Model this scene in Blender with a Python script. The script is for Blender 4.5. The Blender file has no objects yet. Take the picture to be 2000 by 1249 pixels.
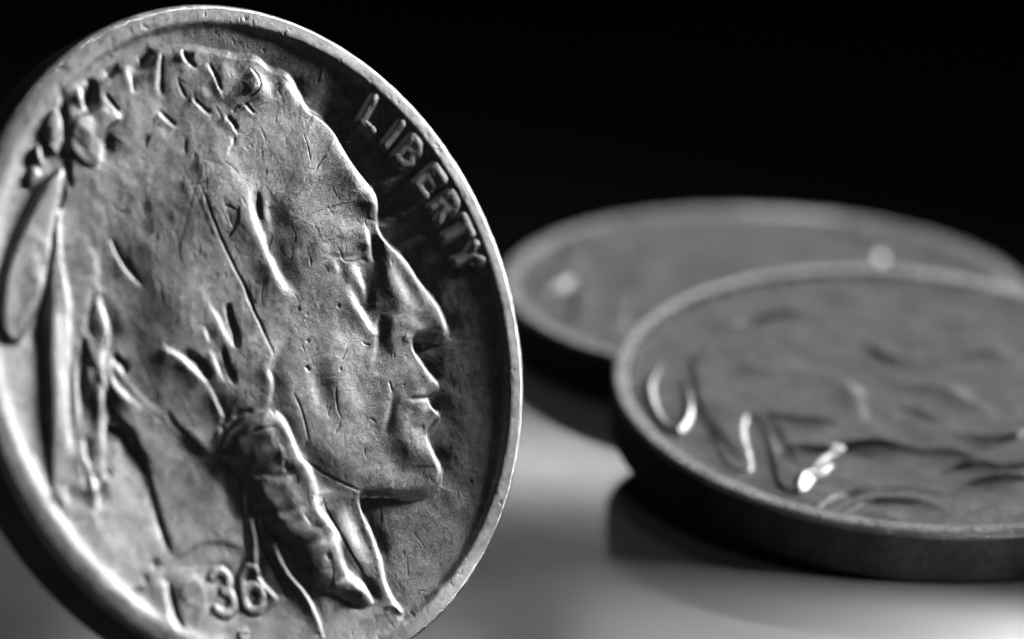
import bpy, math, random
import numpy as np
C = bpy.context.scene
COL = C.collection
C.unit_settings.scale_length = 0.01            # one unit is a centimetre
R, T = 1.06, 0.195                             # coin radius and thickness

# ------------------------------------------------------------------ camera, light, exposure
CH, PITCH, ROLL, FPX = 4.8074, 0.333375, 0.023997, 7185.5
fw = np.array([0, math.cos(PITCH), -math.sin(PITCH)]); up = np.array([0, math.sin(PITCH), math.cos(PITCH)]); rt = np.array([1.0, 0, 0])
cx = math.cos(ROLL)*rt + math.sin(ROLL)*up; cy = -math.sin(ROLL)*rt + math.cos(ROLL)*up
from mathutils import Matrix, Vector
cam = bpy.data.cameras.new('camera'); co = bpy.data.objects.new('camera', cam); COL.objects.link(co)
co.matrix_world = Matrix(((cx[0], cy[0], -fw[0], 0), (cx[1], cy[1], -fw[1], 0), (cx[2], cy[2], -fw[2], CH), (0, 0, 0, 1)))
cam.sensor_width = 36; cam.lens = FPX/2000*36; cam.clip_start = 0.5; cam.clip_end = 2000
cam.dof.use_dof = True; cam.dof.focus_distance = 11.62; cam.dof.aperture_fstop = 0.37
C.camera = co
w = bpy.data.worlds.new('World'); C.world = w; w.use_nodes = True
w.node_tree.nodes['Background'].inputs[0].default_value = (1, 1, 1, 1); w.node_tree.nodes['Background'].inputs[1].default_value = 0.012
C.view_settings.view_transform = 'Standard'; C.view_settings.look = 'None'; C.view_settings.exposure = 0; C.view_settings.gamma = 1
C.cycles.use_denoising = True

def softbox(name, loc, target, sx, sy, power, spread=180):
    l = bpy.data.lights.new(name, 'AREA'); l.shape = 'RECTANGLE'; l.size = sx; l.size_y = sy; l.energy = power; l.spread = math.radians(spread)
    o = bpy.data.objects.new(name, l); COL.objects.link(o); o.location = loc
    o.rotation_euler = (Vector(target)-Vector(loc)).to_track_quat('-Z', 'Y').to_euler()
    return o
def around(target, az, el, d):                 # az 0 = away from the camera, 90 = right
    a, e = math.radians(az), math.radians(el)
    return (target[0]+d*math.cos(e)*math.sin(a), target[1]+d*math.cos(e)*math.cos(a), target[2]+d*math.sin(e))
MID = (0.2, 11.6, 0.5)
softbox('key_lamp', around(MID, 45.2, 11, 30), MID, 3.8, 3.8, 15200)
softbox('overhead_softbox', around(MID, 4, 60, 30), MID, 5, 5, 700)
softbox('back_lamp', around((1.2, 12.6, .3), 7, 29, 40), (1.2, 12.6, .3), 9, 6, 460)
softbox('top_lamp', around(MID, 176, 75, 30), MID, 1.5, 1.5, 330)
softbox('reflected_strip', around((0.2, 12.3, 0), 2, 21.25, 16), (0.2, 12.3, 0), 3.2, 0.26, 23)
softbox('added_reflection_light', around((-.1, 10.8, 0), -4.5, 27, 60), (-.1, 10.8, 0), 8, 5, 420)  # added area lamp behind; its reflection brightens the near part of the table
softbox('added_table_spot', (3.4, 10.75, .42), (1.75, 10.87, 0), .3, .3, 15, 23)  # added small lamp, confined to brightening the table at lower right

# ------------------------------------------------------------------ coin relief, traced on the coin face
HI = np.array([[1.75761076e-03, -5.47479302e-04, -5.41476756e-01], [-4.07621302e-04, -1.37589603e-03, 1.11538693e+00], [-1.11676607e-04, 3.48476405e-05, 1.0]])
N = 1100                                       # height map cells across the coin
def to_uv(p):
    p = np.asarray(p, float); q = np.c_[p, np.ones(len(p))] @ HI.T
    return q[:, :2]/q[:, 2:]
def uvg(uv): return (np.asarray(uv, float)+1)*(N-1)/2
def tg(p): return uvg(to_uv(p))
PXS = 0.85                                     # trace unit -> height map cells
gx = np.linspace(-1, 1, N); U, V = np.meshgrid(gx, gx)     # row = v, column = u
RR = np.hypot(U, V)
H = np.zeros((N, N)); LAB = np.zeros((N, N), np.int16)

def smooth(p, k=6):
    p = np.asarray(p, float)
    if len(p) < 3: return p
    q = np.vstack([2*p[0]-p[1], p, 2*p[-1]-p[-2]]); out = []
    for i in range(1, len(q)-2):
        for t in np.arange(k)/k:
            out.append(.5*((2*q[i])+(-q[i-1]+q[i+1])*t+(2*q[i-1]-5*q[i]+4*q[i+1]-q[i+2])*t*t+(-q[i-1]+3*q[i]-3*q[i+1]+q[i+2])*t**3))
    out.append(p[-1]); return np.array(out)
def box(g, pad):
    x0, y0 = np.floor(g.min(0)-pad).astype(int); x1, y1 = np.ceil(g.max(0)+pad).astype(int)
    return max(x0, 0), max(y0, 0), min(x1, N-1)+1, min(y1, N-1)+1
def dist(g, pad):
    """signed distance to polyline g inside its box, and parameter 0..1 along it; sign + on the left going along it (v up)"""
    x0, y0, x1, y1 = box(g, pad)
    if x1 <= x0 or y1 <= y0: return None
    X, Y = np.meshgrid(np.arange(x0, x1), np.arange(y0, y1))
    L = np.r_[0, np.cumsum(np.hypot(*np.diff(g, axis=0).T))]
    best = np.full(X.shape, 1e9); sg = np.ones(X.shape); tt = np.zeros(X.shape)
    for i in range(len(g)-1):
        a, d = g[i], g[i+1]-g[i]; l2 = d@d+1e-9
        t = np.clip(((X-a[0])*d[0]+(Y-a[1])*d[1])/l2, 0, 1)
        ex, ey = X-a[0]-t*d[0], Y-a[1]-t*d[1]; D = ex*ex+ey*ey
        m = D < best; best = np.where(m, D, best)
        sg = np.where(m, np.sign(d[0]*ey-d[1]*ex), sg); tt = np.where(m, (L[i]+t*math.sqrt(l2))/(L[-1]+1e-9), tt)
    return (slice(y0, y1), slice(x0, x1)), np.sqrt(best), sg, tt
def taper(t, e=.18): return np.clip(np.minimum(t, 1-t)/e, 0, 1)**.7
def S(pts, wd, a, tp=.15, raw=False):
    """ridge (a > 0) or groove (a < 0) of half width wd"""
    g = smooth(pts if raw else tg(pts)); wd = wd*PXS; r = dist(g, wd*2.8)
    if r is None: return
    s, D, _, t = r; k = taper(t, tp)*.85+.15 if tp else 1
    H[s] += a*.001*np.exp(-(D/wd)**2)*k
def SC(pts, a, w1, w2, tp=.15, raw=False):
    """step: high on the left going along pts (seen upright), the height fading away over w2; negative a lifts the right side"""
    g = smooth(pts if raw else tg(pts)); w1 *= PXS; w2 *= PXS; r = dist(g, w2*2.6)
    if r is None: return
    s, D, sg, t = r; sd = D*sg*(1 if a > 0 else -1)
    st = 1/(1+np.exp(-sd/w1*2.5))
    H[s] += abs(a)*.001*st*np.exp(-(np.maximum(sd, 0)/w2)**1.5)*np.where(sd > 0, taper(t, tp), taper(t, tp))
def fill(pts, raw=False, sm=True):
    g = pts if raw else tg(pts)
    if sm: g = smooth(np.vstack([g, g[:1]]), 4)
    else: g = np.vstack([g, g[:1]])
    M = np.zeros((N, N), bool)
    y0, y1 = int(max(0, math.ceil(g[:, 1].min()))), int(min(N-1, math.floor(g[:, 1].max())))
    xs = np.arange(N)
    for y in range(y0, y1+1):
        a, b = g[:-1], g[1:]; m = (a[:, 1] <= y) != (b[:, 1] <= y)
        x = a[m, 0]+(y-a[m, 1])/(b[m, 1]-a[m, 1])*(b[m, 0]-a[m, 0])
        if len(x): M[y] = (np.searchsorted(np.sort(x), xs) % 2) == 1
    return M
fr = np.fft.rfftfreq(N); fc = np.fft.fftfreq(N)
def blur(A, s):
    s *= PXS; k = np.exp(-2*(math.pi*s)**2*(fc[:, None]**2+fr[None]**2))
    return np.fft.irfft2(np.fft.rfft2(A)*k, s=A.shape)
def pill(M, s, lo=.3, hi=.95):
    b = np.clip((blur(M.astype(float), s)-lo)/(hi-lo), 0, 1); return b*b*(3-2*b)
rng = np.random.RandomState(7)
def noise(s): n = blur(rng.randn(N, N), s); return n/n.std()

# --- outlines (trace units)
HEAD = [(128,165),(145,152),(160,168),(170,212),(198,200),(190,164),(214,150),(235,136),(255,128),(270,136),(284,130),(298,120),(310,97),(325,96),(356,91),(397,92),(434,100),(471,106),(501,109),(518,118),(534,133),(551,134),(575,148),(592,175),(602,202),(615,215),(635,225),(656,245),(669,266),(686,296),(709,330),(736,360),(750,383),(752,407),(748,431),(756,454),(773,474),(800,495),(820,521),(844,558),(867,595),(882,626),(887,646),(881,663),(866,663),(848,656),(834,652),(822,657),(820,675),(834,700),(854,727),(870,751),(864,763),(850,774),(850,786),(866,799),(873,809),(864,821),(850,838),(848,858),(861,885),(872,911),(870,937),(858,957),(839,967),(809,970),(773,965),(743,961),(718,961),(725,999),(743,1043),(754,1087),(760,1131),(773,1170),(790,1200),(720,1300),(500,1400),(300,1330),(200,1250),(225,1210),(259,1170),(281,1148),(294,1126),(312,1100),(347,1073),(330,1030),(321,1007),(303,942),(286,876),(272,841),(240,815),(222,770),(190,700),(150,600),(128,480),(125,420),(136,360),(134,300),(140,250),(134,215),(138,190)]
RIBBON = [(118,410),(113,484),(108,552),(104,620),(102,686),(103,744),(105,850),(105,937),(111,972),(132,1007),(163,1012),(190,990),(203,963),(212,928),(221,876),(226,823),(240,815),(235,740),(232,650),(215,560),(190,470),(150,400)]
PLUME = [(134,318),(118,330),(98,345),(82,368),(57,420),(40,452),(24,492),(8,545),(2,602),(3,640),(14,664),(36,673),(54,655),(70,622),(84,595),(98,552),(108,500),(114,460),(122,417),(134,360)]
BRAID = [(497,812),(520,803),(541,797),(556,806),(576,845),(593,889),(612,900),(622,925),(626,964),(633,994),(650,1012),(664,1034),(672,1060),(675,1088),(686,1122),(705,1130),(718,1138),(728,1155),(737,1182),(722,1184),(706,1176),(688,1166),(664,1157),(633,1144),(615,1125),(606,1109),(598,1073),(583,1056),(567,1047),(548,1025),(536,999),(520,984),(508,962),(500,940),(492,918),(480,902),(466,893),(450,878),(462,841),(478,824)]
HAIR = [(125,420),(140,330),(200,310),(330,330),(440,300),(500,340),(497,375),(508,420),(524,470),(545,520),(585,575),(590,620),(572,655),(548,690),(536,720),(541,745),(533,798),(497,812),(478,824),(462,841),(450,878),(432,888),(395,865),(360,825),(335,800),(300,790),(272,841),(240,815),(222,770),(190,700),(150,600),(128,480)]
CREST = [(128,165),(145,152),(160,168),(170,212),(198,200),(190,164),(214,150),(235,136),(255,128),(270,136),(284,130),(298,120),(310,97),(325,96),(356,91),(397,92),(434,100),(471,106),(501,109),(518,118),(534,133),(551,134),(575,148),(592,175),(602,202),(560,215),(500,225),(505,260),(480,330),(440,300),(330,330),(200,310),(140,330),(134,300),(140,250),(134,215),(138,190)]
BLOCK = [(134,240),(150,228),(172,222),(200,202),(222,200),(238,218),(243,234),(216,248),(210,270),(206,300),(198,320),(182,324),(150,300),(138,270)]
PUFFS = [[(94,225),(106,214),(122,222),(130,250),(128,285),(116,304),(100,290),(92,255)], [(70,285),(80,280),(90,305),(86,324),(74,312)], [(62,330),(72,326),(86,340),(72,360),(60,374)]]
mh, mr, mp, mb = fill(HEAD), fill(RIBBON), fill(PLUME), fill(BRAID)
mhair, mc, mbl = fill(HAIR) & mh, fill(CREST, sm=False) & mh, fill(BLOCK)
inside = np.clip((.93-RR)/.02, 0, 1)
headall = mh & (RR < .95)
# --- bowl of the field, rim
bowl = .079*np.clip(RR/.935, 0, 1)**1.35
H += -.089+bowl
FIELD = H.copy()
def level(ctrl, sig=85):                        # smooth height above the field through control points (x, y, thousandths)
    g = tg([c[:2] for c in ctrl]); q = 8; X, Y = np.meshgrid(np.arange(0, N, q), np.arange(0, N, q)); a = 0; b_ = 1e-12
    for (x, y), c in zip(g, ctrl):
        k = np.exp(-((X-x)**2+(Y-y)**2)/(2*(sig*PXS)**2)); hh = c[2]*.001
        if hh < 0: hh = hh-FIELD[int(min(max(y, 0), N-1)), int(min(max(x, 0), N-1))]     # negative: measured from the rim plane
        a = a+k*hh; b_ = b_+k
    A = np.repeat(np.repeat(a/b_, q, 0), q, 1)[:N, :N]
    return blur(A, 14)
def raise_to(M, lev, s, lo, hi):
    global H
    k = pill(M, s, lo, hi); H = H*(1-k)+k*(FIELD+lev)
raise_to(mr, level([(110,430,11),(110,600,12),(110,850,11),(200,860,10),(190,930,7),(120,930,7),(150,975,2),(150,1030,0),(205,990,1)], 40), 5, .3, .95)
LV = level([(400,120,-15),(560,160,-18),(160,190,-17),(280,180,-19),(350,450,-28),(250,350,-30),(170,450,-36),(450,650,-22),(380,780,-30),(230,700,-38),(320,900,-43),(300,1000,-41),
            (400,950,-42),(350,1090,-29),(450,1200,-19),(600,1220,-13),(250,1180,-13),(785,1190,-11),(600,1000,-34),(730,1050,-31),(580,760,-18),(680,650,-19),(760,800,-24),(560,400,-16),
            (620,500,-20),(520,280,-19),(700,350,-25),(850,620,-31),(840,920,-32),(775,900,-24),(650,880,-19),(790,560,-24),(800,720,-25),(460,480,-20)])
raise_to(headall, LV, 9, .18, .92)
raise_to(mp, .0125, 9, .3, .98)
for p in PUFFS: H += pill(fill(p), 5)*.009
H += pill(mbl, 6)*.0042
for p, wd, a in [([(181,150),(184,180),(182,208)], 11, -7), ([(212,146),(226,136),(240,130)], 8, -5), ([(278,122),(292,112),(304,98)], 10, -6), ([(120,170),(126,195),(131,230)], 8, -4), ([(134,245),(137,300),(142,350)], 6, -4), ([(60,300),(56,340),(58,372)], 7, -3.5)]: S(p, wd, a)
H += pill(mb, 17, .25, 1.0)*.010+pill(mb, 6, .4, .95)*.003
UNEVEN = np.clip(1+.3*noise(34), .4, 1.6)
def FL(items, gain=1.0):
    """slopes: (points, half width, k): the surface falls to the right (k > 0) or to the left (k < 0) across the line, and recovers on both sides"""
    for p, wd, k in items:
        wd *= 1.15; k *= (1.3 if k > 0 else .58)
        g = smooth(tg(p)); w_ = wd*PXS; r = dist(g, w_*7)
        if r is None: continue
        s, D, sg, t = r; d = g[-1]-g[0]; side = 1 if (-d[1]*.97+d[0]*.24) > 0 else -1      # is the left side the side to the right?
        sd = D*sg*side
        H[s] -= UNEVEN[s]*k*gain*.080*(w_*2*R/(N-1))*np.tanh(sd/w_)*np.exp(-(sd/(3.6*w_))**2)*taper(t, .45)
FL([ # broad planes
    ([(600,215),(672,290),(722,370),(732,410)], 26, 1.3), ([(770,520),(812,580),(848,640)], 20, 1.2), ([(640,600),(680,660),(700,740)], 34, .8), ([(800,700),(826,740),(838,800),(836,860),(842,920)], 18, 1.5),
    ([(560,820),(600,890),(640,980),(664,1060),(690,1140)], 20, 1.3), ([(470,860),(510,960),(560,1040),(610,1120)], 14, -1.0), ([(540,600),(548,680),(530,760)], 24, .6),
    ([(350,600),(400,700),(430,780)], 34, .7), ([(250,560),(300,660),(340,740)], 30, -.6), ([(300,300),(330,420),(380,520)], 40, -.35), ([(480,240),(470,330),(480,430)], 30, .5),
    ([(360,880),(380,960),(385,1040)], 40, -.8), ([(690,985),(712,1060),(730,1130)], 22, .9), ([(420,1100),(430,1160)], 30, .4), ([(560,860),(620,910),(680,950)], 22, -.8),
    ([(640,700),(660,780),(680,850)], 26, -.5), ([(590,330),(600,420),(610,500)], 34, -.6), ([(200,880),(250,960),(290,1060)], 26, .4)])
FL([ # temple and hairline
    ([(506,360),(500,395),(510,435),(525,470),(540,510),(562,550),(588,575)], 10, 3.0), ([(532,372),(532,410),(542,460)], 6, 2.0), ([(517,372),(519,430)], 4, -3),
    ([(655,245),(690,300),(722,350),(742,385)], 12, 2.0), ([(735,360),(745,395),(743,430)], 9, 3.2),
    ([(640,330),(655,390),(645,450)], 30, -.9), ([(560,370),(570,430),(592,490)], 18, -1.3), ([(600,280),(640,310)], 26, .7), ([(700,400),(712,440)], 12, -.8),
    ([(722,438),(730,470),(734,508)], 6, 3.6), ([(744,455),(752,500),(758,545),(772,590)], 12, -1.5), ([(766,500),(790,545),(812,600)], 14, .7),
    ([(752,450),(775,482),(812,522),(848,582),(872,620)], 8, 2.0), ([(864,604),(878,632),(880,660)], 8, 2.8),
    ([(792,588),(773,622),(766,655),(778,688)], 11, -2.4), ([(812,610),(818,640)], 12, .8),
    ([(698,508),(712,538),(722,562),(729,592)], 8, 3.2), ([(686,552),(706,588),(728,622),(742,652)], 9, 3.2), ([(752,608),(749,650),(743,690),(733,722)], 6, 2.8),
    ([(676,512),(682,532),(686,552)], 6, -1.6), ([(664,505),(668,530)], 6, 1.4), ([(738,560),(742,600)], 7, -1.6), ([(640,470),(652,500)], 14, .8),
    ([(640,560),(650,600),(665,640)], 18, -.7),
    ([(646,680),(652,740),(670,790),(692,835)], 16, -1.0), ([(692,690),(700,750),(716,805)], 14, 1.2), ([(716,650),(722,700)], 12, .7),
    ([(771,730),(774,770),(767,810),(757,842)], 6, 2.6), ([(788,760),(780,800),(768,850)], 9, -2.2), ([(748,740),(742,800)], 8, -1.0),
    ([(826,694),(846,725),(862,748)], 7, 3.0), ([(806,712),(800,752)], 9, -1.4), ([(850,788),(864,806)], 5, 3.2), ([(822,790),(822,815)], 8, -.9),
    ([(846,846),(855,880),(866,910),(860,942)], 8, 3.2), ([(800,860),(806,910)], 16, -.8), ([(770,900),(780,940)], 14, .7),
    ([(562,690),(566,760),(582,825)], 11, -1.7), ([(585,840),(640,895),(700,940)], 18, -1.2), ([(612,700),(622,760),(640,820)], 14, .9),
    ([(574,652),(555,680),(545,700),(536,722),(542,745),(538,775),(533,800)], 5, 3.2),
    ([(705,968),(722,995),(742,1043),(753,1087),(758,1131),(773,1170),(788,1197)], 6, 3.0), ([(684,975),(700,1040),(718,1100)], 15, 1.3), ([(640,950),(655,1000),(676,1050)], 9, -1.4),
    ([(664,1020),(700,1090),(735,1140),(755,1178)], 9, -2.0),
    # braid
    ([(556,806),(576,845),(590,885)], 5, 3.2), ([(588,888),(610,905),(622,935),(628,962)], 8, 4.2), ([(630,988),(650,1015),(664,1040)], 7, 4.4), ([(668,1056),(675,1090),(686,1124)], 6, 3.4), ([(704,1126),(722,1150),(735,1180)], 6, 3.2),
    ([(520,820),(545,850),(555,880)], 10, 1.2), ([(560,915),(575,900)], 6, 2.0), ([(548,870),(560,900)], 5, -2.4), ([(596,985),(606,1010),(614,1040)], 6, 1.8), ([(560,960),(580,1000)], 10, -1.0), ([(636,1060),(650,1100)], 9, -1.2),
    # crest
    ([(300,880),(330,960),(350,1050)], 14, -1.2), ([(440,920),(455,980),(470,1050)], 16, .9),
    ([(161,168),(169,190),(171,214)], 4.5, 4.2), ([(250,134),(262,155),(266,180)], 4, 3.6), ([(317,100),(317,130),(313,158),(319,186)], 4, 4.4), ([(358,95),(368,122)], 4, 3.6), ([(386,100),(376,118)], 4, -2),
    ([(236,204),(243,228),(222,245),(212,262),(207,300),(198,320)], 5.5, 4.2), ([(150,180),(140,205)], 6, -1.5), ([(200,240),(180,290)], 16, 1.2), ([(560,150),(580,180),(592,205)], 9, 2.4), ([(575,160),(545,190)], 5, 1.0),
    ([(500,130),(530,170),(540,195)], 14, 1.2), ([(440,120),(470,150)], 14, .9), ([(400,160),(420,190)], 10, .8), ([(620,215),(650,242),(668,268)], 9, 1.8),
    # ribbons and plume
    ([(334,806),(358,834),(393,868),(420,892),(446,900)], 9, -4.5), ([(238,822),(256,836),(274,852)], 8, -4), ([(124,560),(126,700),(124,860)], 7, 2.0), ([(152,600),(152,740),(153,880)], 6, -3.0), ([(196,740),(198,820),(194,890)], 6, -3.4), ([(176,860),(182,930)], 6, 2.4),
    ([(203,570),(222,620),(225,655),(213,688),(213,718)], 6, 4.0), ([(213,715),(217,760),(214,830),(214,880),(209,935)], 6, 5.0), ([(188,925),(199,952),(198,990)], 6, 4.6),
    ([(141,540),(147,640),(142,740),(144,850),(148,900)], 8, 2.6), ([(161,690),(163,760),(162,835)], 5, 2.6), ([(190,470),(206,515),(200,560)], 8, 1.8), ([(172,640),(176,720),(170,800)], 6, -2.2), ([(130,950),(136,990)], 8, 1.8),
    ([(244,840),(252,870),(238,905)], 8, 1.8), ([(228,700),(236,740),(262,770),(300,800)], 6, 2.2), ([(250,700),(262,724)], 5, 2.5),
    ([(115,468),(105,530),(90,580),(70,622),(44,657)], 9, 3.2), ([(124,335),(122,380),(106,432)], 9, 1.8), ([(66,430),(50,480)], 10, -.8), ([(86,500),(76,550)], 8, 1.0), ([(98,470),(90,510)], 5, -1.6),
    ([(101,262),(94,278)], 4, 2.4), ([(78,284),(86,316)], 4, 3.6), ([(116,225),(126,262)], 6, 1.5),
    # locks
    ([(402,552),(420,590),(440,625),(466,675)], 6, 2.8), ([(408,632),(420,668)], 3.5, 3.2), ([(425,680),(440,720),(454,746)], 5, 2.4), ([(330,672),(365,695),(395,722),(418,744)], 5, 3.0), ([(418,744),(436,780),(452,815),(458,834)], 3.5, 3.4),
    ([(226,462),(250,505),(272,538),(292,556)], 5, 2.6), ([(500,962),(506,1000),(514,1050),(515,1110),(523,1135),(555,1172)], 4, 5.0), ([(545,1032),(557,1080),(577,1120),(604,1155),(625,1200),(638,1249)], 4.5, 4.4),
    ([(322,1120),(328,1160),(336,1210),(348,1240)], 7, 2.8), ([(440,830),(452,838)], 6, 2), ([(300,760),(340,790)], 12, -1.2), ([(480,600),(470,560)], 9, -1.2),
    ], 1.35)
for p, wd, a in [([(808,778),(832,776),(858,775)], 5, -2.6), ([(812,832),(838,836)], 9, -1.6), ([(740,958),(790,964),(835,962)], 8, -3.6), ([(824,662),(838,667),(846,672)], 8, -5), ([(712,502),(727,505)], 4, -1.6),
                 ([(640,495),(680,500),(712,496)], 5, -.9), ([(620,478),(670,480),(716,470)], 9, 1.0), ([(800,655),(810,662)], 9, 1.6)]: S(p, wd, a)
# --- steps: feathers and locks overlapping (points, height, edge, fade)
for p, a, w1, w2 in [
    ([(500,345),(497,375),(505,420),(520,465),(540,510),(568,550),(592,575)], -3, 12, 70),
    ([(556,806),(576,845),(593,889),(620,925),(630,990),(664,1034),(674,1078),(686,1122)], -3.0, 6, 22),
    ([(405,120),(425,148),(436,172),(443,192)], -2.4, 3.5, 30), ([(380,185),(405,210),(420,225)], -2, 4, 30), ([(320,212),(340,232),(355,245)], -2.2, 4.5, 26),
    ([(490,130),(508,148),(512,165),(500,178),(488,186)], -2.4, 3.2, 22), ([(444,220),(462,242),(470,262)], -2.4, 4, 24), ([(487,200),(505,220)], -2.2, 3.2, 20),
    ([(290,275),(310,255),(330,250)], -1.6, 5, 26), ([(450,262),(462,275),(455,300),(430,325)], -1.4, 4, 26),
    ([(320,672),(360,690),(395,720),(420,742)], -2.4, 6, 30), ([(228,700),(262,740),(300,780),(330,800)], -2, 6, 26),
    ([(352,1092),(404,1062),(445,1058),(490,1070)], 3.2, 6, 40), ([(500,962),(506,1000),(513,1050),(514,1110),(522,1135),(555,1172)], -3, 4, 14), ([(545,1032),(556,1080),(577,1120),(604,1155),(625,1200),(638,1249)], -2.6, 4.5, 16),
    ]: SC(p, a, w1, w2)
# --- grooves, gaps and cut lines
for p, wd, a in [
    ([(455,590),(463,625),(472,650),(473,676)], 7, -9), ([(446,675),(455,705),(470,745)], 6, -9),
    ([(372,686),(398,702),(415,728),(420,740)], 8, -9), ([(236,690),(250,705),(262,724)], 8, -9),
    ([(232,462),(258,510),(278,535),(292,552)], 4, -5), ([(262,500),(270,516),(280,534)], 4, -5),
    ([(338,800),(360,828),(395,862),(420,886),(440,892)], 7, -3), ([(240,820),(258,833),(276,850)], 8, -9),
    ([(444,885),(470,910),(488,935),(497,980)], 7, -4), ([(492,930),(492,1000),(494,1080)], 5, -5),
    ([(502,950),(522,1000),(540,1030),(560,1050),(580,1066),(590,1100),(605,1128),(630,1150)], 6, -3.5),
    ([(518,985),(524,1040),(538,1090),(560,1140),(566,1165)], 5, -7),
    ([(640,1150),(680,1168),(710,1190)], 6, -4), ([(342,1145),(350,1190),(360,1230)], 5, -6.5),
    ([(292,870),(306,930),(322,1000),(340,1072)], 8, -4), ([(320,1092),(306,1106)], 7, -5), ([(296,1122),(288,1136)], 6, -5), ([(282,1148),(262,1166)], 6, -4),
    ([(400,360),(430,440),(468,520),(490,560),(505,600),(524,640),(545,690)], 3.2, -2.6), ([(487,550),(497,580),(505,592)], 5, -2.6),
    ([(471,402),(470,425),(462,448),(452,460)], 3, -3), ([(445,400),(460,404),(468,412)], 3, -1.4),
    ([(511,372),(514,400),(518,430)], 4.5, -1.8), ([(530,470),(540,500)], 6, -2),
    ([(415,122),(428,150),(437,175)], 3.5, -3), ([(362,98),(374,118),(388,128)], 4, -4.5), ([(321,105),(322,140),(324,180)], 3, -3.5),
    ([(266,150),(268,175)], 3, -2.5), ([(354,152),(362,172),(372,188)], 3.5, -2.2), ([(212,182),(226,198),(240,215)], 4.5, -5.5),
    ([(385,190),(402,206),(418,218)], 5, -3), ([(320,214),(338,230),(352,242)], 5, -4), ([(300,262),(292,276)], 5, -2.6),
    ([(497,134),(509,150),(511,166),(500,180),(488,186)], 3.5, -3.4), ([(450,225),(464,240),(468,252)], 5, -4), ([(485,200),(503,220)], 4, -4.2),
    ([(466,265),(462,280),(452,300)], 4, -2.2), ([(372,268),(371,295)], 3, -2.2), ([(460,215),(475,205)], 4, -2), ([(476,158),(486,172),(478,184)], 3, -1.8),
    ([(137,290),(143,320),(146,365)], 5, -6), ([(118,205),(130,235),(136,265)], 5, -4), ([(120,300),(130,285)], 6, -5),
    ([(470,810),(488,802),(505,800)], 5, -3), ([(500,840),(525,836),(545,830)], 3, -2.2), ([(462,838),(485,825)], 5, -3), ([(538,800),(546,806)], 4, -3),
    ([(512,918),(516,928)], 6, -7), ([(563,895),(566,918)], 5, -3),  
    ([(600,1000),(612,1020)], 3, -1.8), ([(490,900),(530,925),(575,925),(618,905)], 7, -2.2), ([(520,985),(560,1000),(600,985),(630,962)], 8, -2.0), ([(575,1055),(612,1062),(664,1036)], 8, -2.0), ([(625,1140),(660,1136),(688,1118)], 6, -1.8),  ([(645,1080),(646,1092)], 5, -5), 
    ([(168,900),(176,930),(180,955)], 5, -6), ([(176,640),(178,720),(172,800)], 7, -3.5), ([(180,850),(180,900)], 6, -4),
    ([(222,920),(232,924)], 6, -4), ([(198,560),(186,620),(190,660)], 7, -2.5),
    ([(583,768),(596,795),(607,830),(613,858)], 2.6, -2.4), ([(664,745),(668,790),(677,818)], 2.4, -1.1), ([(676,818),(666,842),(653,852)], 2.2, -.9),
    ([(588,885),(620,905),(650,925),(690,945),(718,958)], 3, -1.8), ([(606,712),(614,722)], 4, -3.2), ([(609,660),(614,666)], 3.5, -2),
    ([(668,480),(680,506),(700,508)], 2.4, -1.2), ([(733,815),(745,822)], 2, -1.2), ([(640,965),(655,1000),(690,1070),(720,1120)], 3, -1.8),
    ([(770,740),(776,762)], 2.5, -2), ([(346,357),(390,358),(440,354)], 2, -.5),
    ([(404,300),(410,360),(414,410)], 2, -.5), ([(389,365),(372,430),(356,500)], 2, -.5), ([(365,320),(400,400),(430,470)], 1.8, -.5),
    ([(400,330),(386,370),(382,388)], 1.8, -.5), ([(634,118),(628,160)], 2, -1.6), ([(639,116),(632,158)], 2, 1.0), ([(723,162),(730,180),(741,186),(740,208)], 2.4, -2),
    ([(806,440),(816,455),(826,458)], 2, 1.2), ([(620,1180),(640,1250)], 2.5, -1.5), ([(765,1215),(785,1249)], 2, -1.2),
    ]: S(p, wd, a*.85)
# --- raised lines
for p, wd, a in [
    ([(150,235),(190,215),(225,205)], 12, 2), ([(104,240),(108,290)], 8, 2), ([(186,1010),(196,1000)], 5, 1),
    ([(130,950),(134,985)], 9, 2.0), ([(180,1000),(200,1030)], 8, 1), ([(500,885),(560,880)], 14, 2), ([(560,935),(600,1010)], 16, 2), ([(620,1030),(640,1110)], 16, 2.2), ([(690,1140),(715,1165)], 9, 2),
    ([(778,1185),(788,1198)], 5, 2), ([(757,1188),(770,1182),(785,1196)], 4, 2), ([(205,240),(170,290)], 18, 1),
    ]: S(p, wd, a)

# --- letters round the rim and the date: strokes in the letter's own frame (x along the text, y outwards)
def arc(cx_, cy_, rx, ry, a0, a1, n=7): return [(cx_+rx*math.cos(math.radians(a)), cy_+ry*math.sin(math.radians(a))) for a in np.linspace(a0, a1, n)]
GL = {'L': [[(0,1),(0,0)], [(0,0),(.62,0)]], 'I': [[(.1,1),(.1,0)]],
      'B': [[(0,1),(0,0)], [(0,1),(.35,1),(.55,.78),(.35,.54),(0,.54)], [(0,.54),(.4,.54),(.62,.28),(.4,0),(0,0)]],
      'E': [[(0,1),(0,0)], [(0,1),(.6,1)], [(0,.5),(.48,.5)], [(0,0),(.62,0)]],
      'R': [[(0,1),(0,0)], [(0,1),(.4,1),(.6,.76),(.4,.52),(0,.52)], [(.3,.52),(.66,0)]],
      'T': [[(.3,1),(.3,0)], [(-.05,1),(.68,1)]], 'Y': [[(-.02,1),(.3,.48)], [(.64,1),(.3,.48)], [(.3,.48),(.3,0)]]}
letter_masks = []
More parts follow.
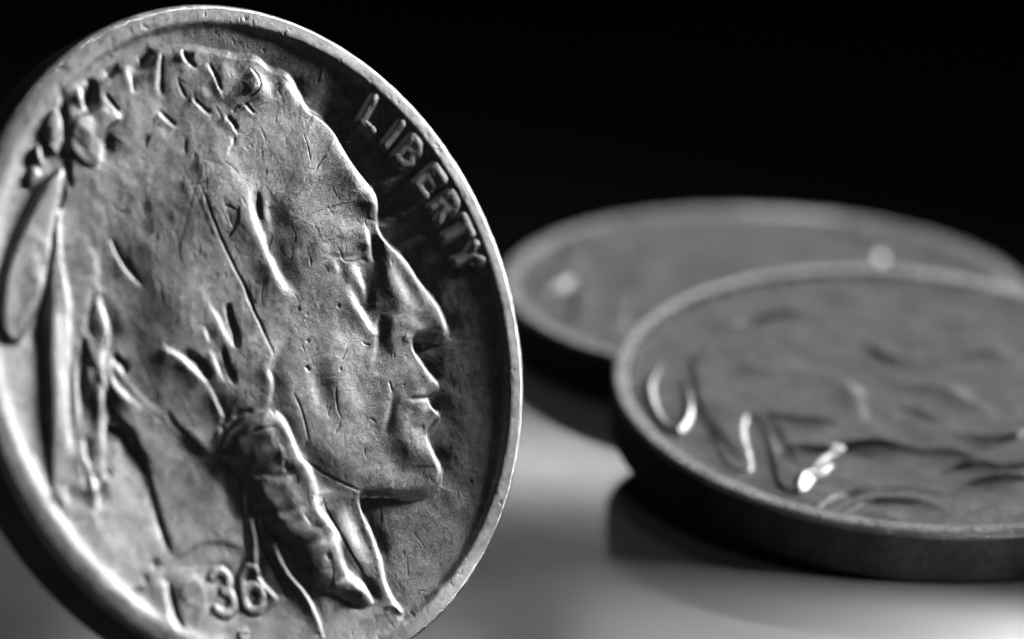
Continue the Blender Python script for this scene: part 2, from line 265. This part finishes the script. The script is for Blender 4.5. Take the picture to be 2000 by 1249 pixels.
def emboss(strokes, wd, a, edge, lower=0):
    M = np.zeros((N, N)); D0 = np.full((N, N), 1e3)
    for g in strokes:
        g = uvg(g); r = dist(g, 26)
        if r is None: continue
        s, D, _, _ = r; D0[s] = np.minimum(D0[s], D)
    wd, edge = wd*PXS, edge*PXS
    prof = 1/(1+np.exp((D0-wd)/edge*2.2)); return prof, D0 < wd*1.25, a*.001*prof, D0
RI, RO = .828, .918
for ch, ang in zip('LIBERTY', (40.6, 33.6, 29.6, 22.3, 16.3, 11.0, 5.4)):
    st = []
    for s in GL[ch]:
        q = []
        for (x, y) in s:
            r = RI+(RO-RI)*y; a = math.radians(ang-x*5.2*(.95 if ch != 'I' else 1)); q.append((r*math.cos(a), r*math.sin(a)))
        st.append(q)
    prof, m, h, D0 = emboss(st, 10.5, 7, 3.2)
    fadein = np.clip((RR-.80)/.03, 0, 1)
    H = np.where(prof > .001, H*(1-prof)+prof*(-.0085+.10*(RR-.87)), H)         # flat tops near the rim's height, merging into it
    letter_masks.append((10+len(letter_masks), m))
band = np.clip((RR-.885)/.04, 0, 1); aa = np.degrees(np.arctan2(V, U)); band *= np.clip((aa-(-1))/4, 0, 1)*np.clip((42.5-aa)/2, 0, 1)
H += .0015*band*inside
def digit(ch, x, y, hgt, wdt, tilt):
    G = {'1': [[(.3,1),(.3,0)]], '9': [arc(.3,.7,.28,.28,0,360,11), [(.58,.7),(.5,.25),(.2,0)]],
         '3': [arc(.25,.74,.28,.25,150,-80), arc(.25,.27,.32,.27,80,-150)],
         '6': [arc(.3,.3,.29,.29,0,360,11), [(.02,.32),(.08,.75),(.3,1),(.55,.9)]], 'F': [[(0,1),(0,0)], [(0,1),(.5,1)], [(0,.55),(.4,.55)]]}[ch]
    c, s = math.cos(math.radians(tilt)), math.sin(math.radians(tilt)); out = []
    for g in G:
        pts = []
        for (a, b) in g:
            dx, dy = (a-.3)*wdt, -(b-.5)*hgt; pts.append((x+c*dx-s*dy, y+s*dx+c*dy))
        out.append(to_uv(pts))
    return out
for ch, x, y in (('1', 334, 1190), ('9', 388, 1172), ('3', 446, 1155), ('6', 500, 1150)):
    prof, m, h, D0 = emboss(digit(ch, x, y, 88, 62, -7), 8.5, 3.6 if ch in '36' else (.7 if ch == '9' else 2.4), 3.5)
    H -= (.0016 if ch in '36' else .0004)*np.exp(-(np.maximum(D0-8, 0)/6)**2)*(1-prof)      # the ground is pressed down round each digit
    H += h; letter_masks.append((20+len(letter_masks)-7, m))
prof, m, h, D0 = emboss(digit('F', 484, 1248, 30, 26, -8), 3, 3, 2); H += h

# --- rim
rimtop = 1/(1+np.exp(-(RR-.9375+.012*np.clip(-U, 0, 1))/(.0052+.007*np.clip(-U, 0, 1)))); rimtop = rimtop*np.clip((RR-.87)/.03, 0, 1)
low = (1-rimtop)
# the lower part of the bust and the crest run close to the rim
H = H*low + (-.0002-.03*R*np.clip(RR-.94, 0, 1))*rimtop
for k in range(120):
    a = rng.rand()*2*math.pi; r = rng.uniform(.945, .985); q = np.array([r*math.cos(a), r*math.sin(a)])
    S(uvg([q, q+rng.normal(0, .012, 2)]), rng.uniform(1.5, 4), -rng.uniform(.4, 1.6), .1, raw=True)
# --- wear: soft waves, nicks, fine scratches
crw = blur((mc | mhair).astype(float)*np.clip((V-.05)/.4, 0, 1), 12)
H += crw*(noise(5)*.00008+noise(11)*.00035)
tex = noise(3)*.00006 + noise(7)*.00014 + noise(16)*.0003 + noise(1.3)*.00004
H += tex
for k in range(1100):
    r = math.sqrt(rng.rand())*.96; a = rng.rand()*2*math.pi; c0 = np.array([r*math.cos(a), r*math.sin(a)])
    th = math.radians(rng.normal(75, 26) if rng.rand() < .7 else rng.rand()*180); L = rng.exponential(.018)+.006
    d = np.array([math.cos(th), math.sin(th)])*L; m_ = c0+d*.5+np.array([-d[1], d[0]])*rng.normal(0, .12)
    S(uvg([c0, m_, c0+d]), 1.0+rng.rand()*.7, -(.2+rng.exponential(.36)) if rng.rand() < .8 else .4, raw=True)
for k in range(220):
    r = math.sqrt(rng.rand())*.97; a = rng.rand()*2*math.pi; c0 = np.array([r*math.cos(a), r*math.sin(a)])
    S(uvg([c0, c0+rng.normal(0, .003, 2)]), 1.6+rng.rand()*2.2, -(.2+rng.exponential(.4)), 0, raw=True)

hm = mhair & (pill(mhair, 6) > .5)
for k in range(420):
    x, y = rng.uniform(130, 560), rng.uniform(230, 800); g0 = tg([(x, y)])[0]
    if not hm[int(g0[1]), int(g0[0])]: continue
    d = np.array([480-x, 880-y]); d = d/np.hypot(*d)*.75+np.array([-.12, .5]); d /= np.hypot(*d); L = rng.uniform(20, 70); n_ = np.array([-d[1], d[0]])*rng.normal(0, L*.07)
    S([(x, y), tuple(np.array([x, y])+d*L*.5+n_), tuple(np.array([x, y])+d*L)], rng.uniform(2.2, 5), rng.choice([-.4, -.25, .3])*rng.uniform(.3, .9), .4)

# --- which cell belongs to which part
LAB[:] = 0
LAB[mp] = 5; LAB[mr] = 6
for i, p in enumerate(PUFFS): LAB[fill(p)] = 8
LAB[headall] = 2; LAB[mhair] = 3; LAB[mc] = 4; LAB[mbl] = 9; LAB[mb] = 7
for k, m in letter_masks: LAB[m] = k
LAB[RR > .929] = 1
PARTS = {0: 'field', 1: 'rim', 2: 'portrait_face', 3: 'hair', 4: 'headband', 5: 'hanging_feather', 6: 'ribbon', 7: 'braid', 8: 'knot', 9: 'crest_feather'}
for k in range(10, 17): PARTS[k] = 'letter'
for k in range(20, 24): PARTS[k] = 'digit'

def samp(A, u, v):
    x = np.clip((u+1)*(N-1)/2, 0, N-1.001); y = np.clip((v+1)*(N-1)/2, 0, N-1.001)
    i, j = x.astype(int), y.astype(int); fx, fy = x-i, y-j
    return A[j, i]*(1-fx)*(1-fy)+A[j, i+1]*fx*(1-fy)+A[j+1, i]*(1-fx)*fy+A[j+1, i+1]*fx*fy
HV, HU = np.gradient(H, gx[1]-gx[0])           # d/dv, d/du
def disc(n):
    a = np.linspace(-1, 1, n); X, Y = np.meshgrid(a, a)
    big = np.abs(X) > np.abs(Y); r = np.where(big, X, Y)
    with np.errstate(all='ignore'): ph = np.where(big, np.pi/4*Y/X, np.pi/2-np.pi/4*X/Y)
    ph = np.nan_to_num(ph); r = r*.986; return (r*np.cos(ph)).ravel(), (r*np.sin(ph)).ravel()
def mesh_np(name, verts, quads, normals=None, mat=None):
    me = bpy.data.meshes.new(name); nv, nq = len(verts), len(quads)
    me.vertices.add(nv); me.vertices.foreach_set('co', verts.astype(np.float32).ravel())
    me.loops.add(nq*4); me.loops.foreach_set('vertex_index', quads.astype(np.int32).ravel())
    me.polygons.add(nq); me.polygons.foreach_set('loop_start', np.arange(0, nq*4, 4, dtype=np.int32))
    me.update(calc_edges=True); me.polygons.foreach_set('use_smooth', np.ones(nq, bool)); me.update()
    if normals is not None: me.normals_split_custom_set_from_vertices(normals.tolist())
    if mat: me.materials.append(mat)
    return me
def face_meshes(n, mat, rim):
    u, v = disc(n); z = samp(H, u, v); hu, hv = samp(HU, u, v)/R, samp(HV, u, v)/R
    nn = np.c_[-hu, -hv, np.ones(len(u))]; nn /= np.linalg.norm(nn, axis=1)[:, None]
    P = np.c_[u*R, v*R, z]; I = np.arange(n*n).reshape(n, n)
    Q = np.stack([I[:-1, :-1], I[:-1, 1:], I[1:, 1:], I[1:, :-1]], -1).reshape(-1, 4)
    cu, cv = u[Q].mean(1), v[Q].mean(1)
    lab = LAB[np.clip(np.rint((cv+1)*(N-1)/2).astype(int), 0, N-1), np.clip(np.rint((cu+1)*(N-1)/2).astype(int), 0, N-1)]
    out = []
    for k in np.unique(lab):
        q = Q[lab == k]; ids, inv = np.unique(q, return_inverse=True)
        out.append((PARTS[int(k)], mesh_np(PARTS[int(k)], P[ids], inv.reshape(-1, 4), nn[ids], rim if k == 1 else mat)))
    return out
def lathe(name, prof, mat, n=512):
    a = np.linspace(0, 2*np.pi, n, endpoint=False); V_ = []
    for r, z in prof: V_.append(np.c_[r*np.cos(a), r*np.sin(a), np.full(n, z)])
    V_ = np.vstack(V_); q = []
    i = np.arange(n); j = (i+1) % n
    for k in range(len(prof)-1): q.append(np.c_[k*n+i, k*n+j, (k+1)*n+j, (k+1)*n+i][:, ::-1])
    return mesh_np(name, V_, np.vstack(q), None, mat)

# ------------------------------------------------------------------ materials
def mat_base(name):
    m = bpy.data.materials.new(name); m.use_nodes = True; nt = m.node_tree; b = nt.nodes['Principled BSDF']; return m, nt, b
def nickel(name, metal=.88, rough=.4, base=.27, fine=1.0):
    m, nt, b = mat_base(name); L = nt.links; tc = nt.nodes.new('ShaderNodeTexCoord')
    def noise_(scale, det, rgh=.6):
        n = nt.nodes.new('ShaderNodeTexNoise'); n.inputs['Scale'].default_value = scale; n.inputs['Detail'].default_value = det; n.inputs['Roughness'].default_value = rgh
        L.new(tc.outputs['Object'], n.inputs['Vector']); return n
    big = noise_(7, 5); mid = noise_(34, 6, .7); fin = noise_(230, 3, .75)
    def ramp(src, p0, c0, p1, c1):
        r = nt.nodes.new('ShaderNodeValToRGB'); r.color_ramp.elements[0].position = p0; r.color_ramp.elements[0].color = (c0, c0, c0, 1)
        r.color_ramp.elements[1].position = p1; r.color_ramp.elements[1].color = (c1, c1, c1, 1); L.new(src.outputs['Fac'], r.inputs[0]); return r
    r1 = ramp(big, .3, base*.7, .7, base*1.2); r2 = ramp(mid, .3, .62, .7, 1.3)
    mx = nt.nodes.new('ShaderNodeMix'); mx.data_type = 'RGBA'; mx.blend_type = 'MULTIPLY'; mx.inputs[0].default_value = 1
    L.new(r1.outputs[0], mx.inputs[6]); L.new(r2.outputs[0], mx.inputs[7])
    r3 = ramp(fin, .32, .6, .7, 1.5)
    mx2 = nt.nodes.new('ShaderNodeMix'); mx2.data_type = 'RGBA'; mx2.blend_type = 'MULTIPLY'; mx2.inputs[0].default_value = 1
    L.new(mx.outputs[2], mx2.inputs[6]); L.new(r3.outputs[0], mx2.inputs[7]); L.new(mx2.outputs[2], b.inputs['Base Color'])
    rr = ramp(mid, .3, rough-.08, .7, rough+.1); L.new(rr.outputs[0], b.inputs['Roughness'])
    b.inputs['Metallic'].default_value = metal
    # hairline wear: stretched noise, and a fine grain
    mp_ = nt.nodes.new('ShaderNodeMapping'); mp_.inputs['Rotation'].default_value = (0, 0, math.radians(-18)); mp_.inputs['Scale'].default_value = (80, 24, 30)
    L.new(tc.outputs['Object'], mp_.inputs[0]); hl = nt.nodes.new('ShaderNodeTexNoise'); hl.inputs['Scale'].default_value = 1; hl.inputs['Detail'].default_value = 5; hl.inputs['Roughness'].default_value = .75; L.new(mp_.outputs[0], hl.inputs['Vector'])
    ad = nt.nodes.new('ShaderNodeMath'); ad.operation = 'MULTIPLY_ADD'; ad.inputs[1].default_value = .45; L.new(hl.outputs['Fac'], ad.inputs[0])
    ml = nt.nodes.new('ShaderNodeMath'); ml.operation = 'MULTIPLY'; ml.inputs[1].default_value = 1.1; L.new(fin.outputs['Fac'], ml.inputs[0]); L.new(ml.outputs[0], ad.inputs[2])
    bp = nt.nodes.new('ShaderNodeBump'); bp.inputs['Strength'].default_value = 1; bp.inputs['Distance'].default_value = .0012*fine; L.new(ad.outputs[0], bp.inputs['Height']); L.new(bp.outputs[0], b.inputs['Normal'])
    return m
M_COIN = nickel('worn_nickel'); M_RIM = nickel('polished_rim_metal', .95, .27, .45, .2); M_BEVEL = nickel('rim_bevel_metal', 1.0, .2, .55, 1.6); M_EDGE = nickel('coin_edge_metal', 1.0, .42, .07, 1.0)
mt, nt, b = mat_base('glossy_grey_acrylic')
b.inputs['Base Color'].default_value = (.15, .15, .15, 1); b.inputs['Roughness'].default_value = .07; b.inputs['IOR'].default_value = 1.5
n1 = nt.nodes.new('ShaderNodeTexNoise'); n1.inputs['Scale'].default_value = 3; n1.inputs['Detail'].default_value = 8; n1.inputs['Roughness'].default_value = .7
tcc = nt.nodes.new('ShaderNodeTexCoord'); nt.links.new(tcc.outputs['Object'], n1.inputs['Vector'])
rp = nt.nodes.new('ShaderNodeMapRange'); rp.inputs['To Min'].default_value = .06; rp.inputs['To Max'].default_value = .13; nt.links.new(n1.outputs['Fac'], rp.inputs['Value']); nt.links.new(rp.outputs[0], b.inputs['Roughness'])
mv, nt, b = mat_base('black_velvet'); b.inputs['Base Color'].default_value = (.014, .014, .014, 1); b.inputs['Roughness'].default_value = 1; b.inputs['Specular IOR Level'].default_value = 0

# ------------------------------------------------------------------ the table and the coins
def slab(name, x0, x1, y0, y1, z0, z1, mat):
    me = bpy.data.meshes.new(name)
    me.from_pydata([(x0, y0, z1), (x1, y0, z1), (x1, y1, z1), (x0, y1, z1), (x0, y0, z0), (x1, y0, z0), (x1, y1, z0), (x0, y1, z0)], [], [(0, 1, 2, 3), (7, 6, 5, 4), (0, 4, 5, 1), (1, 5, 6, 2), (2, 6, 7, 3), (3, 7, 4, 0)])
    me.materials.append(mat); o = bpy.data.objects.new(name, me); COL.objects.link(o); o['kind'] = 'structure'; return o
slab('table_top', -25, 25, -6, 14.36, -.3, 0, mt)
slab('floor', -90, 90, -40, 120, -12, -11, mv)

ZR = -.0002-.03*R*.046
BEVEL = [(R*.9855, ZR), (R*.9895, ZR-.0008), (R*.9930, ZR-.0024), (R*.9962, ZR-.0052), (R*.9986, ZR-.0090), (R*1.0, ZR-.0140), (R*1.0004, -.022)]
EDGE = [(R*1.0004, -.022), (R*1.0008, -.03), (R*1.0008, -T+.022), (R*1.0004, -T+.012), (R*.996, -T+.004), (R*.985, -T)]
BACK = [(R*.985, -T), (R*.95, -T), (R*.94, -T+.006), (R*.92, -T+.014), (.5, -T+.012), (.0001, -T+.008)]
SETS = {}
H_SHARP = H.copy()
# --- the other side of the design, for the tilted coin: a standing animal in broad worn forms, traced on that coin's face
H_FRONT, LAB_FRONT, HI_FRONT = H, LAB, HI
HI = np.array([[ 2.14017702e-03, -1.53245637e-03, -2.63543177e+00],
       [-2.80323749e-04, -4.54931602e-03,  3.95996529e+00],
       [-1.89383546e-05,  3.49495666e-04,  1.00000000e+00]])
H = -.034+.020*np.clip(RR/.935, 0, 1)**2
BODY = [(1350,700),(1400,655),(1480,628),(1560,612),(1660,602),(1760,640),(1850,640),(1930,662),(2010,700),(2090,780),(2060,880),(1960,905),(1880,880),(1800,866),(1700,858),(1640,872),(1600,905),(1570,955),(1520,945),(1500,860),(1475,800),(1455,830),(1470,915),(1420,900),(1385,830),(1360,770)]
mbody = fill(BODY); H = H+pill(mbody, 9, .2, .95)*.013+blur(mbody.astype(float), 30)*.006
for p, wd, a in [([(1290,700),(1268,755),(1288,815),(1322,836),(1346,795),(1336,725)], 9, 8), ([(1500,803),(1560,815),(1640,822)], 8, 7), ([(1540,868),(1600,875),(1650,868)], 8, 9), ([(1630,858),(1720,856),(1800,868),(1880,874)], 7, 6),
        ([(1555,955),(1570,928),(1600,916),(1625,896)], 8, 8), ([(1680,658),(1735,690),(1795,702)], 16, 5), ([(1860,692),(1920,686),(1980,690)], 14, 5), ([(1370,655),(1430,628),(1520,606),(1600,600)], 10, 7),
        ([(1372,790),(1400,850),(1452,912)], 14, -8), ([(1490,795),(1520,850),(1552,915)], 14, -8), ([(1590,1005),(1640,962),(1760,944),(1870,962)], 10, -6), ([(1640,1000),(1700,972),(1790,968),(1850,985)], 9, 6),
        ([(1670,640),(1700,680),(1780,730)], 16, -7), ([(1760,745),(1850,760),(1930,800)], 20, 8), ([(1600,720),(1660,760),(1680,820)], 22, 6), ([(1440,700),(1500,720),(1560,710)], 20, 6), ([(1860,840),(1950,850),(2040,830)], 12, 8),
        ([(1850,905),(1900,893),(1960,903)], 8, 8), ([(1880,932),(1950,925),(2020,925)], 8, 9), ([(1740,792),(1790,800),(1830,830)], 12, -6), ([(1300,880),(1380,930),(1480,965)], 12, 3)]: S(p, wd*1.05, a*(2.3 if a > 0 else 1.6), .35)
_r = 1/(1+np.exp(-(RR-.935)/.006))*np.clip((RR-.87)/.03, 0, 1)
H = H*(1-_r)+(-.0002-.03*R*np.clip(RR-.94, 0, 1))*_r+(RR < .93)*(noise(30)*.0022+noise(12)*.0009)*np.clip((.93-RR)/.05, 0, 1)
H = H+noise(3)*.00008
H_ANIMAL = H; LAB_ANIMAL = np.zeros((N, N), np.int16); LAB_ANIMAL[mbody] = 30; LAB_ANIMAL[RR > .929] = 1; PARTS[30] = 'animal_relief'
H, LAB, HI = H_FRONT, LAB_FRONT, HI_FRONT
def coin(n, loc, normal, spin, label):
    global H, HV, HU, LAB
    if n not in SETS:
        H = H_SHARP if n > 500 else H_SHARP+(blur(H_SHARP, 5.5)-H_SHARP)*np.clip((.91-RR)/.05, 0, 1)+(RR < .93)*(noise(36)*.0052+noise(15)*.0013)*np.clip((.93-RR)/.05, 0, 1)   # the two lying coins are more worn
        LAB = LAB_FRONT
        if n == 400: H, LAB = H_ANIMAL, LAB_ANIMAL
        HV, HU = np.gradient(H, gx[1]-gx[0])
        SETS[n] = face_meshes(n, M_COIN, M_COIN if n > 500 else M_RIM)+[('rim_bevel', lathe('rim_bevel', BEVEL, M_BEVEL, 900)), ('edge_band', lathe('edge_band', EDGE, M_EDGE)), ('reverse_side', lathe('reverse_side', BACK, M_COIN, 256))]
    t = bpy.data.objects.new('nickel_coin', None); COL.objects.link(t); t.empty_display_size = .3
    nz = Vector(normal).normalized(); ex = Vector((0, 0, 1)).cross(nz); ex = ex.normalized() if ex.length > 1e-4 else Vector((1, 0, 0)); ey = nz.cross(ex)
    base = Matrix(((ex[0], ey[0], nz[0], loc[0]), (ex[1], ey[1], nz[1], loc[1]), (ex[2], ey[2], nz[2], loc[2]), (0, 0, 0, 1)))
    t.matrix_world = base @ Matrix.Rotation(math.radians(spin), 4, 'Z')
    t['label'] = label; t['category'] = 'coin'; t['group'] = 'worn nickel coins on the glossy table'
    word, date = 'LIBERTY', '1936'
    for nm, me in SETS[n]:
        o = bpy.data.objects.new(nm, me); COL.objects.link(o); o.parent = t
        if nm == 'letter': o['label'] = 'raised letter '+word[0]; word = word[1:]
        if nm == 'digit': o['label'] = 'raised digit '+date[0]; date = date[1:]
    return t
coin(840, (-0.76519, 10.67104, 1.0357), (0.6426765, -0.62293884, 0.44599788), 0, 'worn coin standing on its edge, profile of a man and raised word along the rim')
nq = Vector((0.02719886, -0.11150081, 0.99339206))
coin(400, (1.42149, 12.31378, 0.3157), nq, 0, 'coin lying tilted, its far side propped on the flat coin behind, worn animal relief')
coin(340, (1.01, 13.80, 0.1955), (0, 0, 1), 20, 'flat coin lying behind the others, half covered by the tilted coin')
